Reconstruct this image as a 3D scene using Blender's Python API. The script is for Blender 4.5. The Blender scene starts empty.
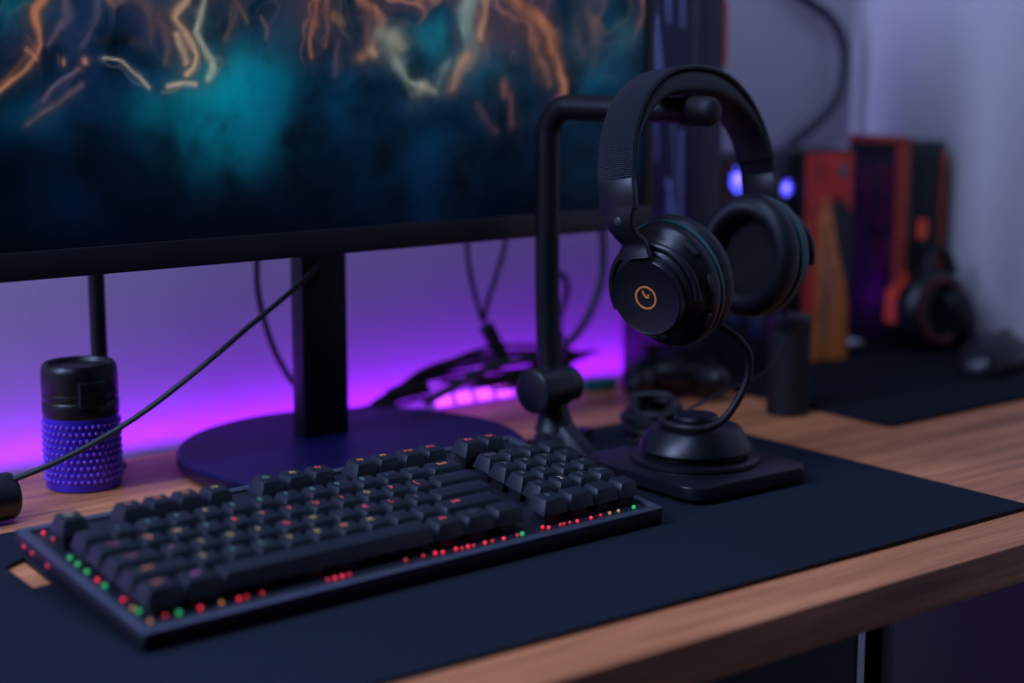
import bpy, bmesh, math, random
from mathutils import Vector, Matrix, noise
random.seed(7)
SC = bpy.context.scene
COL = SC.collection
PI = math.pi
R = math.radians

# ------------------------------------------------------------------ helpers
def lin(c):
    return tuple(((v/255)/12.92 if v/255 <= .04045 else ((v/255+.055)/1.055)**2.4) for v in c)

MATS = {}
def mat(name, col, rough=.5, metal=0., emit=None, strength=0., bump=None, var=.12, scale=60, spec=.5, coat=0.):
    """principled material with a little noise in colour and, if asked, a bump (scale, strength, distance)"""
    if name in MATS: return MATS[name]
    m = bpy.data.materials.new(name); m.use_nodes = True
    nt = m.node_tree; b = nt.nodes['Principled BSDF']
    b.inputs['Roughness'].default_value = rough
    b.inputs['Metallic'].default_value = metal
    b.inputs['Specular IOR Level'].default_value = spec
    b.inputs['Coat Weight'].default_value = coat
    tc = nt.nodes.new('ShaderNodeTexCoord')
    n = nt.nodes.new('ShaderNodeTexNoise'); n.inputs['Scale'].default_value = scale; n.inputs['Detail'].default_value = 4
    nt.links.new(tc.outputs['Object'], n.inputs['Vector'])
    r = nt.nodes.new('ShaderNodeValToRGB')
    lo = [max(0, v*(1-var)) for v in col]; hi = [min(1, v*(1+var)) for v in col]
    r.color_ramp.elements[0].position = .3; r.color_ramp.elements[1].position = .7
    r.color_ramp.elements[0].color = (*lo, 1); r.color_ramp.elements[1].color = (*hi, 1)
    nt.links.new(n.outputs['Fac'], r.inputs['Fac']); nt.links.new(r.outputs['Color'], b.inputs['Base Color'])
    if emit:
        b.inputs['Emission Color'].default_value = (*emit, 1); b.inputs['Emission Strength'].default_value = strength
    if bump:
        n2 = nt.nodes.new('ShaderNodeTexNoise'); n2.inputs['Scale'].default_value = bump[0]; n2.inputs['Detail'].default_value = 3
        nt.links.new(tc.outputs['Object'], n2.inputs['Vector'])
        bp = nt.nodes.new('ShaderNodeBump'); bp.inputs['Strength'].default_value = bump[1]; bp.inputs['Distance'].default_value = bump[2]
        nt.links.new(n2.outputs['Fac'], bp.inputs['Height']); nt.links.new(bp.outputs['Normal'], b.inputs['Normal'])
    MATS[name] = m
    return m

def wood_mat():
    m = bpy.data.materials.new('oiled_wood'); m.use_nodes = True
    nt = m.node_tree; b = nt.nodes['Principled BSDF']; L = nt.links.new
    tc = nt.nodes.new('ShaderNodeTexCoord')
    mp = nt.nodes.new('ShaderNodeMapping'); mp.inputs['Scale'].default_value = (2.2, 38, 38)
    n1 = nt.nodes.new('ShaderNodeTexNoise'); n1.inputs['Scale'].default_value = 1.6; n1.inputs['Detail'].default_value = 7; n1.inputs['Distortion'].default_value = .6
    L(tc.outputs['Object'], mp.inputs['Vector']); L(mp.outputs['Vector'], n1.inputs['Vector'])
    mp2 = nt.nodes.new('ShaderNodeMapping'); mp2.inputs['Scale'].default_value = (9, 300, 300)
    n2 = nt.nodes.new('ShaderNodeTexNoise'); n2.inputs['Scale'].default_value = 1.4; n2.inputs['Detail'].default_value = 4
    L(tc.outputs['Object'], mp2.inputs['Vector']); L(mp2.outputs['Vector'], n2.inputs['Vector'])
    r = nt.nodes.new('ShaderNodeValToRGB')
    e = r.color_ramp.elements
    e[0].position = .28; e[0].color = (.42, .138, .052, 1); e[1].position = .72; e[1].color = (.96, .385, .155, 1)
    k = e.new(.5); k.color = (.74, .27, .104, 1)
    L(n1.outputs['Fac'], r.inputs['Fac'])
    r2 = nt.nodes.new('ShaderNodeValToRGB'); r2.color_ramp.elements[0].position = .35; r2.color_ramp.elements[0].color = (.68, .66, .64, 1)
    r2.color_ramp.elements[1].position = .6; r2.color_ramp.elements[1].color = (1, 1, 1, 1)
    L(n2.outputs['Fac'], r2.inputs['Fac'])
    mx = nt.nodes.new('ShaderNodeMix'); mx.data_type = 'RGBA'; mx.blend_type = 'MULTIPLY'; mx.inputs[0].default_value = .8
    L(r.outputs['Color'], mx.inputs[6]); L(r2.outputs['Color'], mx.inputs[7]); L(mx.outputs[2], b.inputs['Base Color'])
    b.inputs['Roughness'].default_value = .5; b.inputs['Specular IOR Level'].default_value = .35
    bp = nt.nodes.new('ShaderNodeBump'); bp.inputs['Strength'].default_value = .25; bp.inputs['Distance'].default_value = .0005
    L(n2.outputs['Fac'], bp.inputs['Height']); L(bp.outputs['Normal'], b.inputs['Normal'])
    return m

def weave_mat():
    """headband cover: fine diamond weave as bump"""
    m = bpy.data.materials.new('woven_leatherette'); m.use_nodes = True
    nt = m.node_tree; b = nt.nodes['Principled BSDF']; L = nt.links.new
    b.inputs['Base Color'].default_value = (.009, .014, .024, 1); b.inputs['Roughness'].default_value = .5
    uv = nt.nodes.new('ShaderNodeUVMap'); uv.uv_map = 'UVMap'
    mp = nt.nodes.new('ShaderNodeMapping'); mp.inputs['Rotation'].default_value = (0, 0, R(45)); mp.inputs['Scale'].default_value = (3000, 3000, 1)
    L(uv.outputs['UV'], mp.inputs['Vector'])
    sp = nt.nodes.new('ShaderNodeSeparateXYZ'); L(mp.outputs['Vector'], sp.inputs['Vector'])
    si = []
    for ax in 'XY':
        q = nt.nodes.new('ShaderNodeMath'); q.operation = 'SINE'; L(sp.outputs[ax], q.inputs[0]); si.append(q)
    ck = nt.nodes.new('ShaderNodeMath'); ck.operation = 'MULTIPLY'; L(si[0].outputs[0], ck.inputs[0]); L(si[1].outputs[0], ck.inputs[1])
    bp = nt.nodes.new('ShaderNodeBump'); bp.inputs['Strength'].default_value = 1; bp.inputs['Distance'].default_value = .0006
    L(ck.outputs[0], bp.inputs['Height']); L(bp.outputs['Normal'], b.inputs['Normal'])
    return m

class MB:
    """collects shapes in one bmesh and links them as ONE mesh object"""
    def __init__(s): s.bm = bmesh.new(); s.mi = 0
    def _own(s, before):
        for f in s.bm.faces:
            if f not in before: f.material_index = s.mi
    def _xf(s, verts, M):
        if M is not None: bmesh.ops.transform(s.bm, matrix=M, verts=verts)
    def box(s, x0, x1, y0, y1, z0, z1, bev=0., seg=2, M=None):
        f0 = set(s.bm.faces)
        r = bmesh.ops.create_cube(s.bm, size=1)
        for v in r['verts']:
            v.co = Vector(((x0+x1)/2+v.co.x*(x1-x0), (y0+y1)/2+v.co.y*(y1-y0), (z0+z1)/2+v.co.z*(z1-z0)))
        if bev:
            ed = list({e for v in r['verts'] for e in v.link_edges})
            bmesh.ops.bevel(s.bm, geom=ed, offset=bev, segments=seg, affect='EDGES', profile=.5)
        new = [f for f in s.bm.faces if f not in f0]
        vs = list({v for f in new for v in f.verts}); s._xf(vs, M)
        for f in new: f.material_index = s.mi
        return s
    def frustum(s, base, top, z0, z1, bev=0., M=None):
        """base, top: (x0,x1,y0,y1)"""
        f0 = set(s.bm.faces)
        b = [s.bm.verts.new((x, y, z0)) for x, y in ((base[0], base[2]), (base[1], base[2]), (base[1], base[3]), (base[0], base[3]))]
        t = [s.bm.verts.new((x, y, z1)) for x, y in ((top[0], top[2]), (top[1], top[2]), (top[1], top[3]), (top[0], top[3]))]
        s.bm.faces.new(b[::-1]); s.bm.faces.new(t)
        for i in range(4): s.bm.faces.new((b[i], b[(i+1) % 4], t[(i+1) % 4], t[i]))
        if bev:
            ed = list({e for v in t for e in v.link_edges})
            bmesh.ops.bevel(s.bm, geom=ed, offset=bev, segments=2, affect='EDGES', profile=.5)
        new = [f for f in s.bm.faces if f not in f0]
        s._xf(list({v for f in new for v in f.verts}), M)
        for f in new: f.material_index = s.mi
        return s
    def lathe(s, prof, n=48, M=None, sx=1., sy=1.):
        """prof: list of (radius, z) from one end to the other; closed where the radius is 0"""
        f0 = set(s.bm.faces); rings = []
        for r, z in prof:
            if r < 1e-7: rings.append([s.bm.verts.new((0, 0, z))])
            else: rings.append([s.bm.verts.new((r*sx*math.cos(2*PI*i/n), r*sy*math.sin(2*PI*i/n), z)) for i in range(n)])
        for a, b in zip(rings, rings[1:]):
            for i in range(n):
                j = (i+1) % n
                if len(a) == 1 and len(b) == 1: continue
                if len(a) == 1: s.bm.faces.new((a[0], b[j], b[i]))
                elif len(b) == 1: s.bm.faces.new((a[i], a[j], b[0]))
                else: s.bm.faces.new((a[i], a[j], b[j], b[i]))
        if len(rings[0]) > 1: s.bm.faces.new(rings[0][::-1])
        if len(rings[-1]) > 1: s.bm.faces.new(rings[-1])
        new = [f for f in s.bm.faces if f not in f0]
        s._xf(list({v for f in new for v in f.verts}), M)
        for f in new: f.material_index = s.mi
        return s
    def ring(s, prof, n=48, M=None, sx=1., sy=1.):
        """closed profile swept round z (a torus of any section)"""
        f0 = set(s.bm.faces)
        rings = [[s.bm.verts.new((r*sx*math.cos(2*PI*i/n), r*sy*math.sin(2*PI*i/n), z)) for i in range(n)] for r, z in prof]
        m = len(rings)
        for k in range(m):
            a, b = rings[k], rings[(k+1) % m]
            for i in range(n):
                j = (i+1) % n; s.bm.faces.new((a[i], a[j], b[j], b[i]))
        new = [f for f in s.bm.faces if f not in f0]
        s._xf(list({v for f in new for v in f.verts}), M)
        for f in new: f.material_index = s.mi
        return s
    def tube(s, pts, r, n=10, smooth=6, cap=True, M=None):
        P = [Vector(p) for p in pts]
        if smooth and len(P) > 2: P = catmull(P, smooth)
        rr = r if callable(r) else (lambda t: r)
        f0 = set(s.bm.faces); rings = []; up = None
        for i, p in enumerate(P):
            t = (P[min(i+1, len(P)-1)]-P[max(i-1, 0)]).normalized()
            if up is None: up = t.orthogonal().normalized()
            up = (up-t*up.dot(t)).normalized(); w = t.cross(up)
            q = rr(i/(len(P)-1))
            rings.append([s.bm.verts.new(p+(up*math.cos(2*PI*k/n)+w*math.sin(2*PI*k/n))*q) for k in range(n)])
        for a, b in zip(rings, rings[1:]):
            for k in range(n): s.bm.faces.new((a[k], a[(k+1) % n], b[(k+1) % n], b[k]))
        if cap: s.bm.faces.new(rings[0][::-1]); s.bm.faces.new(rings[-1])
        new = [f for f in s.bm.faces if f not in f0]
        s._xf(list({v for f in new for v in f.verts}), M)
        for f in new: f.material_index = s.mi
        return s
    def strip(s, sections, closed=False):
        """skin a list of equal-length vertex loops (each closed) into a solid"""
        f0 = set(s.bm.faces)
        rs = [[s.bm.verts.new(p) for p in sec] for sec in sections]; m = len(rs[0])
        for a, b in zip(rs, rs[1:]):
            for k in range(m): s.bm.faces.new((a[k], a[(k+1) % m], b[(k+1) % m], b[k]))
        s.bm.faces.new(rs[0][::-1]); s.bm.faces.new(rs[-1])
        for f in s.bm.faces:
            if f not in f0: f.material_index = s.mi
        return s
    def prism(s, poly, z0, z1, M=None, bev=0.):
        f0 = set(s.bm.faces)
        b = [s.bm.verts.new((x, y, z0)) for x, y in poly]; t = [s.bm.verts.new((x, y, z1)) for x, y in poly]
        s.bm.faces.new(b[::-1]); tf = s.bm.faces.new(t); m = len(poly)
        for i in range(m): s.bm.faces.new((b[i], b[(i+1) % m], t[(i+1) % m], t[i]))
        if bev: bmesh.ops.bevel(s.bm, geom=list(tf.edges), offset=bev, segments=2, affect='EDGES', profile=.5)
        new = [f for f in s.bm.faces if f not in f0]
        s._xf(list({v for f in new for v in f.verts}), M)
        for f in new: f.material_index = s.mi
        return s
    def sphere(s, c, rx, ry=None, rz=None, u=20, v=12, M=None):
        f0 = set(s.bm.faces)
        r = bmesh.ops.create_uvsphere(s.bm, u_segments=u, v_segments=v, radius=1)
        for q in r['verts']: q.co = Vector((c[0]+q.co.x*rx, c[1]+q.co.y*(ry or rx), c[2]+q.co.z*(rz or rx)))
        s._xf(r['verts'], M)
        for f in s.bm.faces:
            if f not in f0: f.material_index = s.mi
        return s
    def build(s, name, mats, parent=None, smooth=True, ang=38):
        bmesh.ops.recalc_face_normals(s.bm, faces=s.bm.faces[:])
        me = bpy.data.meshes.new(name); s.bm.to_mesh(me); s.bm.free()
        for m in (mats if isinstance(mats, (list, tuple)) else [mats]): me.materials.append(m)
        if smooth:
            me.polygons.foreach_set('use_smooth', [True]*len(me.polygons)); me.set_sharp_from_angle(angle=R(ang))
        o = bpy.data.objects.new(name, me); COL.objects.link(o)
        if parent: o.parent = parent
        return o

def catmull(P, k):
    out = []
    for i in range(len(P)-1):
        a = P[i-1] if i else P[0]*2-P[1]; b, c = P[i], P[i+1]; d = P[i+2] if i+2 < len(P) else P[-1]*2-P[-2]
        for j in range(k):
            t = j/k
            out.append(.5*((2*b)+(c-a)*t+(2*a-5*b+4*c-d)*t*t+(3*b-a-3*c+d)*t**3))
    return out+[P[-1]]

def tag(o, label=None, cat=None, group=None, kind=None):
    if label: o['label'] = label
    if cat: o['category'] = cat
    if group: o['group'] = group
    if kind: o['kind'] = kind
    return o
def thing(name, label, cat, loc=(0, 0, 0), rot=(0, 0, 0), group=None):
    o = bpy.data.objects.new(name, None); COL.objects.link(o); o.empty_display_size = .02
    o.location = loc; o.rotation_euler = rot
    return tag(o, label, cat, group)
def T(x, y, z): return Matrix.Translation((x, y, z))
def RX(d): return Matrix.Rotation(R(d), 4, 'X')
def RY(d): return Matrix.Rotation(R(d), 4, 'Y')
def RZ(d): return Matrix.Rotation(R(d), 4, 'Z')
def rrect(x0, x1, y0, y1, r, n=6):
    out = []
    for cx, cy, a in ((x1-r, y0+r, -90), (x1-r, y1-r, 0), (x0+r, y1-r, 90), (x0+r, y0+r, 180)):
        for i in range(n+1):
            t = R(a+90*i/n); out.append((cx+r*math.cos(t), cy+r*math.sin(t)))
    return out

# ------------------------------------------------------------------ materials
wood = wood_mat()
weave = weave_mat()
wallm = mat('painted_wall', (.62, .60, .63), .85, bump=(180, .15, .001), var=.03, scale=8)
floorm = mat('dark_floor', (.10, .08, .075), .7)
blk = mat('black_plastic', (.006, .007, .011), .42)
blk_satin = mat('black_satin_plastic', (.0065, .008, .0125), .36)
blk_matte = mat('black_matte_plastic', (.006, .007, .009), .62)
blk_metal = mat('black_powder_coated_metal', (.008, .009, .013), .38, metal=.2)
base_metal = mat('base_metal_blue_bounce', (.010, .006, .085), .42, metal=.4)  # blue bounce from the violet wall put into the base colour
capm = mat('keycap_plastic', (.0120, .0180, .0265), .42, spec=.55, bump=(2500, .12, .0002))
platem = mat('keyboard_plate', (.012, .015, .024), .5)
casem = mat('keyboard_case', (.009, .011, .016), .45)
rimm = mat('keyboard_rim_metal', (.075, .088, .125), .42, metal=.3)
clothm = mat('mat_cloth', (.0080, .0150, .0245), .95, bump=(2200, .5, .0006), var=.25, scale=900, spec=.2)
matedge = mat('mat_edge_rubber', (.006, .006, .008), .8)
leather = mat('ear_cushion_leatherette', (.007, .010, .016), .5, bump=(420, .25, .0008))
fabric = mat('speaker_fabric', (.006, .006, .008), .95)
teal_glint = mat('teal_reflection', (.010, .085, .080), .35)  # teal reflection put into a colour of its own
rubber = mat('black_cable_rubber', (.011, .011, .014), .5)
greycable = mat('dark_grey_cable', (.030, .040, .042), .5)
orange_logo = mat('orange_print', (.55, .20, .05), .5, emit=(.8, .26, .06), strength=.12)
grey_btn = mat('grey_button', (.09, .10, .12), .45)
def led(name, c, s): return mat(name, (.1, .1, .1), .5, emit=c, strength=s)
led_r = led('red_led', (1, .015, .05), 1.2)
led_rs = led('deep_red_led', (1, .01, .04), .6)
led_g = led('green_led', (.03, .8, .22), .5)
led_y = led('amber_led', (.9, .35, .08), .55)
LG = {'w': led('white_legend', (.80, .70, .60), 0.58), 'r': led('red_legend', (.9, .06, .07), 0.85), 'o': led('orange_legend', (.85, .25, .08), 0.71),
      'y': led('yellow_legend', (.75, .55, .15), 0.58), 'g': led('green_legend', (.08, .6, .3), 0.51), 't': led('teal_legend', (.1, .5, .5), 0.41),
      'p': led('purple_legend', (.55, .10, .6), 0.85), 'm': led('magenta_legend', (.55, .06, .22), 0.42), 'd': led('dim_legend', (.25, .27, .32), .2)}

# ------------------------------------------------------------------ setting
WY, WX = 1.28, 1.475
def structure(name, mb, m):
    return tag(mb.build(name, m, smooth=False), kind='structure')
structure('wall_back', MB().box(-1.5, WX+.1, WY, WY+.1, -.74, 1.8), wallm)
structure('wall_right', MB().box(WX, WX+.1, -1.2, WY, -.74, 1.8), wallm)
structure('floor', MB().box(-1.5, WX, -1.2, WY, -.84, -.74), floorm)

# ------------------------------------------------------------------ desk
DF, DB = .620, 1.19
desk = thing('desk', 'wooden desk with thick oiled top and dark legs carrying the whole setup', 'desk', (.62, .92, -.74))
def dk(mb, n, m, **k):
    o = mb.build(n, m, desk, **k); o.location = (-.62, -.92, .74); return o
dk(MB().box(-.9, 1.44, DF, DB, -.027, 0, bev=.0018), 'desktop', wood)  # left end lengthened out of view to shade the space below
dk(MB().box(.812, .826, .664, .678, -.74, -.027, bev=.001), 'leg', blk_metal)
dk(MB().box(.812, .826, 1.12, 1.15, -.74, -.027, bev=.001), 'leg', blk_metal)
dk(MB().box(.812, .826, .679, 1.12, -.055, -.027, bev=.001), 'side_rail', blk_metal)
dk(MB().box(.30, .800, .672, 1.10, -.22, -.0275, bev=.002).box(.31, .790, .667, .674, -.21, -.034, bev=.001), 'drawer_box', blk_matte)

# desk mat with a slot near its left side
def slotted_mat():
    x0, x1, y0, y1, z0, z1 = 0., .970, .667, 1.036, .0003, .0031
    outer = [(x0, y0), (x1, y0), (x1, y1), (x0, y1)]
    hole = [(.3495, .916), (.3635, .9175), (.3680, .977), (.3510, .966)]
    mb = MB(); bm = mb.bm
    V = {}
    for nm, poly in (('o', outer), ('h', hole)):
        for i, (x, y) in enumerate(poly):
            V[nm, i, 0] = bm.verts.new((x, y, z0)); V[nm, i, 1] = bm.verts.new((x, y, z1))
    for i in range(4):
        j = (i+1) % 4
        for l in (0, 1): bm.faces.new((V['o', i, l], V['o', j, l], V['h', j, l], V['h', i, l]))
        for nm in 'oh':
            f = bm.faces.new((V[nm, i, 0], V[nm, j, 0], V[nm, j, 1], V[nm, i, 1])); f.material_index = 1
    return mb
dm = slotted_mat().build('desk_mat', [clothm, matedge], smooth=False)
tag(dm, 'large dark navy cloth desk mat under the keyboard', 'desk mat')
mm = MB().prism(rrect(1.092, 1.435, .892, 1.160, .006), .0003, .0034).build('mouse_mat', mat('mouse_mat_cloth', (.005, .0085, .014), .95, bump=(2200, .5, .0006), var=.2, scale=900, spec=.2), smooth=False)
tag(mm, 'dark mouse mat on the far right of the desk under the game boxes', 'mouse mat')

# ------------------------------------------------------------------ monitor
MY = 1.04
mon = thing('monitor', 'large black monitor showing teal smoke with copper swirls', 'monitor', (.67, 1.075, 0))
def mo(mb, n, m, **k):
    o = mb.build(n, m, mon, **k); o.location = (-.67, -1.075, 0); return o
MX0, MX1, MZ0, MZ1 = .372, .950, .1675, .512
mo(MB().box(MX0, MX1, MY+.004, MY+.022, MZ0, MZ1, bev=.002).box(.50, .84, MY+.02, MY+.045, .20, .46, bev=.012), 'back_shell', blk)
fr = MB()
fr.box(MX0, MX1, MY-.002, MY+.006, MZ0, .1865, bev=.001).box(MX0, MX1, MY-.002, MY+.006, MZ1-.01, MZ1, bev=.001)
fr.box(MX0, MX0+.010, MY-.002, MY+.006, .186, MZ1-.009, bev=.001).box(MX1-.0115, MX1, MY-.002, MY+.006, .186, MZ1-.009, bev=.001)
mo(fr, 'bezel', blk)
mo(MB().box(.648, .689, 1.108, 1.126, .010, .30, bev=.0015).box(.640, .697, 1.08, 1.112, .262, .36, bev=.003), 'neck', blk_metal)
mo(MB().box(.628, .668, 1.046, 1.110, .180, .240, bev=.003), 'hinge', blk)
mo(MB().lathe([(0, 0), (.1335, 0), (.1350, .002), (.1350, .009), (.1330, .0108), (0, .0112)], 96, M=T(.670, 1.072, .0033)), 'stand_base', base_metal)

# the picture on the screen: ink smoke and copper filaments, in millimetres on the panel
def seg_d(p, a, b):
    ax, ay = a; bx, by = b; dx, dy = bx-ax, by-ay
    t = max(0, min(1, ((p[0]-ax)*dx+(p[1]-ay)*dy)/(dx*dx+dy*dy+1e-9)))
    return math.hypot(p[0]-ax-t*dx, p[1]-ay-t*dy)
FIL = [
 ([(43.6,185.4),(41.7,160.5),(37.4,154.2),(36.9,144.8),(38.3,132.2),(35.3,125.3),(28.3,117.8),(18.7,110.3),(9.2,103),(1.2,98.1)], 3.2, (190,112,78), 0.95),
 ([(28.2,128.5),(32,125.9),(35.1,122.2)], 2.1, (185,110,80), 0.8),
 ([(55.6,185.8),(55.8,160.7),(55.8,148.1),(50.6,138.6),(43.6,132.2)], 2.9, (95,75,95), 0.6),
 ([(77.6,161.1),(75.7,149.6),(71,138.7),(67.3,132.3)], 2.9, (70,70,100), 0.5),
 ([(66,118.2),(56,110.6),(45.6,105),(39.9,98)], 2.2, (95,80,110), 0.7),
 ([(65.5,107.3),(50,97.2),(38.1,89.8),(29.1,83)], 2.2, (110,85,100), 0.6),
 ([(80.8,125.2),(87.1,123.9),(93.3,122.6),(99.5,117.3),(105.8,112.7),(111.2,105.4)], 1.9, (190,170,150), 0.75),
 ([(145.9,188.7),(142.7,162.3),(137.3,156.2),(133.4,150.9),(138.4,144.4),(143.2,135.8),(147.3,125.1),(144,117.1),(139.4,113.1)], 3.2, (208,160,120), 0.95),
 ([(157.1,189),(153.9,162.5),(152.7,149.1),(149.4,139.8),(153.6,131.1),(160.1,122.3),(159.8,115.6),(155.8,109.6)], 3.8, (150,160,140), 0.85),
 ([(135.2,138.4),(137.8,129.1),(139,121.1)], 3.0, (200,160,125), 0.8),
 ([(125.1,106.5),(137,107.1),(145.9,106.3)], 2.4, (200,170,150), 0.8),
 ([(120.9,148.8),(126.5,142.3),(129,130.4),(125.7,121.1)], 3.8, (80,60,70), 0.6),
 ([(172.5,176.2),(175.2,162.8),(181.1,154.9),(185.5,148.1)], 3.1, (110,75,65), 0.7),
 ([(174.9,156.1),(173.1,145.3),(169.7,135.8)], 3.8, (80,55,60), 0.7),
 ([(198.1,151),(201.9,144.2),(200.9,137.3)], 3.1, (120,80,100), 0.5),
 ([(244,184.9),(242.7,164),(239.9,148.7),(237.1,136.1),(238.5,124.9)], 3.2, (150,85,65), 0.75),
 ([(250.9,162.8),(249.8,147.4),(248.6,131.9)], 2.9, (130,80,70), 0.6),
 ([(258.7,136.2),(257.6,122),(255.7,111.4)], 3.2, (90,70,90), 0.5),
 ([(274.9,185.7),(282.2,164.7),(293.3,159.2),(298.3,149.3),(293.8,137.7),(289.3,130.5),(278.9,124.8)], 5.1, (185,108,78), 0.92),
 ([(285.6,164.8),(287.1,150.6),(283.4,136.3)], 4.1, (110,65,55), 0.6),
 ([(257.4,151.7),(263.2,148.9)], 4.8, (120,85,60), 0.6),
 ([(288.4,130.5),(292.7,127.7)], 5.7, (205,165,135), 0.9),
 ([(300.8,140.6),(307.7,130.5),(312.8,118.9),(321.6,108.6),(334.1,101.1)], 7.5, (140,165,150), 0.8),
 ([(307.8,140.7),(314.8,132)], 7.4, (150,150,130), 0.6),
 ([(334.2,102.5),(346.9,99.4)], 4.2, (165,160,140), 0.8),
 ([(386.7,188.9),(380.9,166.5),(374.3,153),(373.3,141.1),(377.9,129.1),(371.3,120.1)], 7.7, (120,160,150), 0.85),
 ([(396.2,174.3),(391.3,154.7),(387.5,139.6)], 5.1, (180,130,100), 0.85),
 ([(373.2,123.1),(365.6,112.6),(362.7,102.2)], 4.3, (175,120,95), 0.8),
 ([(355.4,118.7),(348.8,106.8)], 5.9, (110,150,150), 0.6),
 ([(410.6,197.1),(423.2,167.2),(435.1,158.3),(451.1,149.2),(459.3,141.6),(461.4,129.1),(467.6,118.1),(471.8,105.5),(472.9,92.8)], 5.8, (195,115,80), 0.95),
 ([(435.1,156.8),(441.1,139.9),(447.2,126),(454.3,115.1),(457.4,102.5)], 5.3, (125,75,62), 0.7),
 ([(450.1,149.2),(457.2,138.4),(459.3,127.5)], 4.4, (150,90,65), 0.7),
 ([(408.6,103.1),(409.5,95.4)], 6.1, (150,80,65), 0.7),
 ([(417.4,93.8),(419.3,72)], 5.3, (95,50,60), 0.6),
 ([(384.4,85.2),(403.6,67.8)], 5.2, (75,45,65), 0.5),
 ([(468.8,92.9),(455.5,80.5)], 3.6, (95,60,90), 0.5),
 ([(54,124),(54.5,121.4)], 2.9, (190,120,100), 0.8),
 ([(69,123.3),(69.6,121.4)], 2.5, (180,110,95), 0.8)]
CLOUD = [(176.1,97.7,37,32,(0,178,200),0.95),(197,114,34,24,(0,138,160),0.6),(157,79,43,30,(0,122,146),0.6),(182.2,67.2,33,28,(0,80,105),0.5),(341.8,132,22,21,(10,125,145),0.8),(392.2,123,28,23,(20,90,115),0.6),(113,96.1,21,19,(0,105,122),0.6),(145.9,106.3,18,15,(0,125,140),0.55),(530.6,143.6,18,21,(15,95,105),0.7),(511.8,105.1,33,21,(0,75,105),0.75),(486,144.9,25,32,(5,60,85),0.6),(21.1,155.2,27,19,(0,85,105),0.7),(28.2,90,31,17,(0,60,85),0.6),(252.1,100.7,69,32,(0,50,80),0.7),(330,55,63,38,(0,45,75),0.6),(212.3,149.8,34,25,(5,60,90),0.6),(70.3,122.7,47,33,(10,45,85),0.6),(508.1,56.7,49,41,(0,50,80),0.5),(405.6,113.9,46,39,(8,60,85),0.5),(45.4,32.8,47,26,(0,20,45),0.5),(338.8,24.4,55,30,(0,28,60),0.5),(92.2,145.3,39,26,(12,40,80),0.5)]
def picture(mx, mz):
    """colour of the picture at mx, mz millimetres from the lower left corner of the panel"""
    q = Vector((mx*.013, mz*.013, 3.1))
    w1 = noise.noise(q*1.4); w2 = noise.noise(q*1.4+Vector((9.1, 3.3, 0)))
    h1 = noise.noise(q*5+Vector((0, 7, 0))); h2 = noise.noise(q*5+Vector((5, 0, 2)))
    x, z = mx+w1*8+h1*4, mz+w2*8+h2*4
    n = .5+.5*noise.fractal(q*2.2, 1., 2., 5, noise_basis='PERLIN_ORIGINAL')
    t = max(0, min(1, mz/190))
    c = [0+3*t, 2+27*t, 14+38*t]
    c = [v*(.6+.8*n) for v in c]
    for cx, cz, rx, rz, col, a in CLOUD:
        d = ((x-cx)/rx)**2+((z-cz)/rz)**2
        if d < 6:
            k = min(1, a*math.exp(-d*.9)*(.05+1.5*n)); c = [u*(1-k)+v*k for u, v in zip(c, col)]
    # marbled veils of ink in the upper part
    up = max(0, min(1, (mz-105+14*w1)/60))
    if up > 0:
        qq = Vector((mx*.020+w1*.9+h1*.25, mz*.011+w2*.8+h2*.25, 1.7))
        r1 = 1-abs(noise.noise(qq*1.5))*4.2; r2 = 1-abs(noise.noise(qq*2.6+Vector((4, 4, 4))))*5
        veil = max(0, noise.noise(qq*.9+Vector((2, 8, 1)))+.18)
        k = min(.75, up*veil*1.9); c = [u*(1-k)+v*k for u, v in zip(c, (66, 48, 62))]
        for r, col, a in ((r1, (158, 108, 86), .85), (r2, (100, 80, 108), .70)):
            if r > 0:
                k = min(1, up*a*r**1.6*(.25+1.2*veil)); c = [u*(1-k)+v*k for u, v in zip(c, col)]
    X, Z = mx+h1*2.6+w1*2.5, mz+h2*2.6+w2*2
    for pts, w, col, a in FIL:
        col = (col[0]*.78+32, col[1]*.84+22, col[2]*.84+20)
        xs = [p[0] for p in pts]; zs = [p[1] for p in pts]
        if X < min(xs)-24 or X > max(xs)+24 or Z < min(zs)-24 or Z > max(zs)+24: continue
        d = min(seg_d((X, Z), u, v) for u, v in zip(pts, pts[1:]))
        ww = w*(.45+1.2*n)
        if d < ww*6:
            k = .30*a*math.exp(-(d/(ww*2.6))**2)*(.35+1.1*n)
            c = [u*(1-k)+v*k for u, v in zip(c, (col[0]*.5, col[1]*.48, col[2]*.66))]
            k = a*math.exp(-(d/ww)**2)*max(.55, min(1, .95+.5*h1)); sh = .78+.26*math.cos(d/ww*2.2+h2*2)
            c = [u*(1-k)+v*k*max(.4, sh) for u, v in zip(c, col)]
        e = min(seg_d((X+h2*9+5*w1, Z+h1*7+5*w2), u, v) for u, v in zip(pts, pts[1:]))
        if e < w*3:
            k = .45*a*math.exp(-(e/(w*.55))**2); c = [u*(1-k)+v*k for u, v in zip(c, (col[0]*.72, col[1]*.66, col[2]*.72))]
    return lin([max(0, min(255, v)) for v in c])
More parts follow.
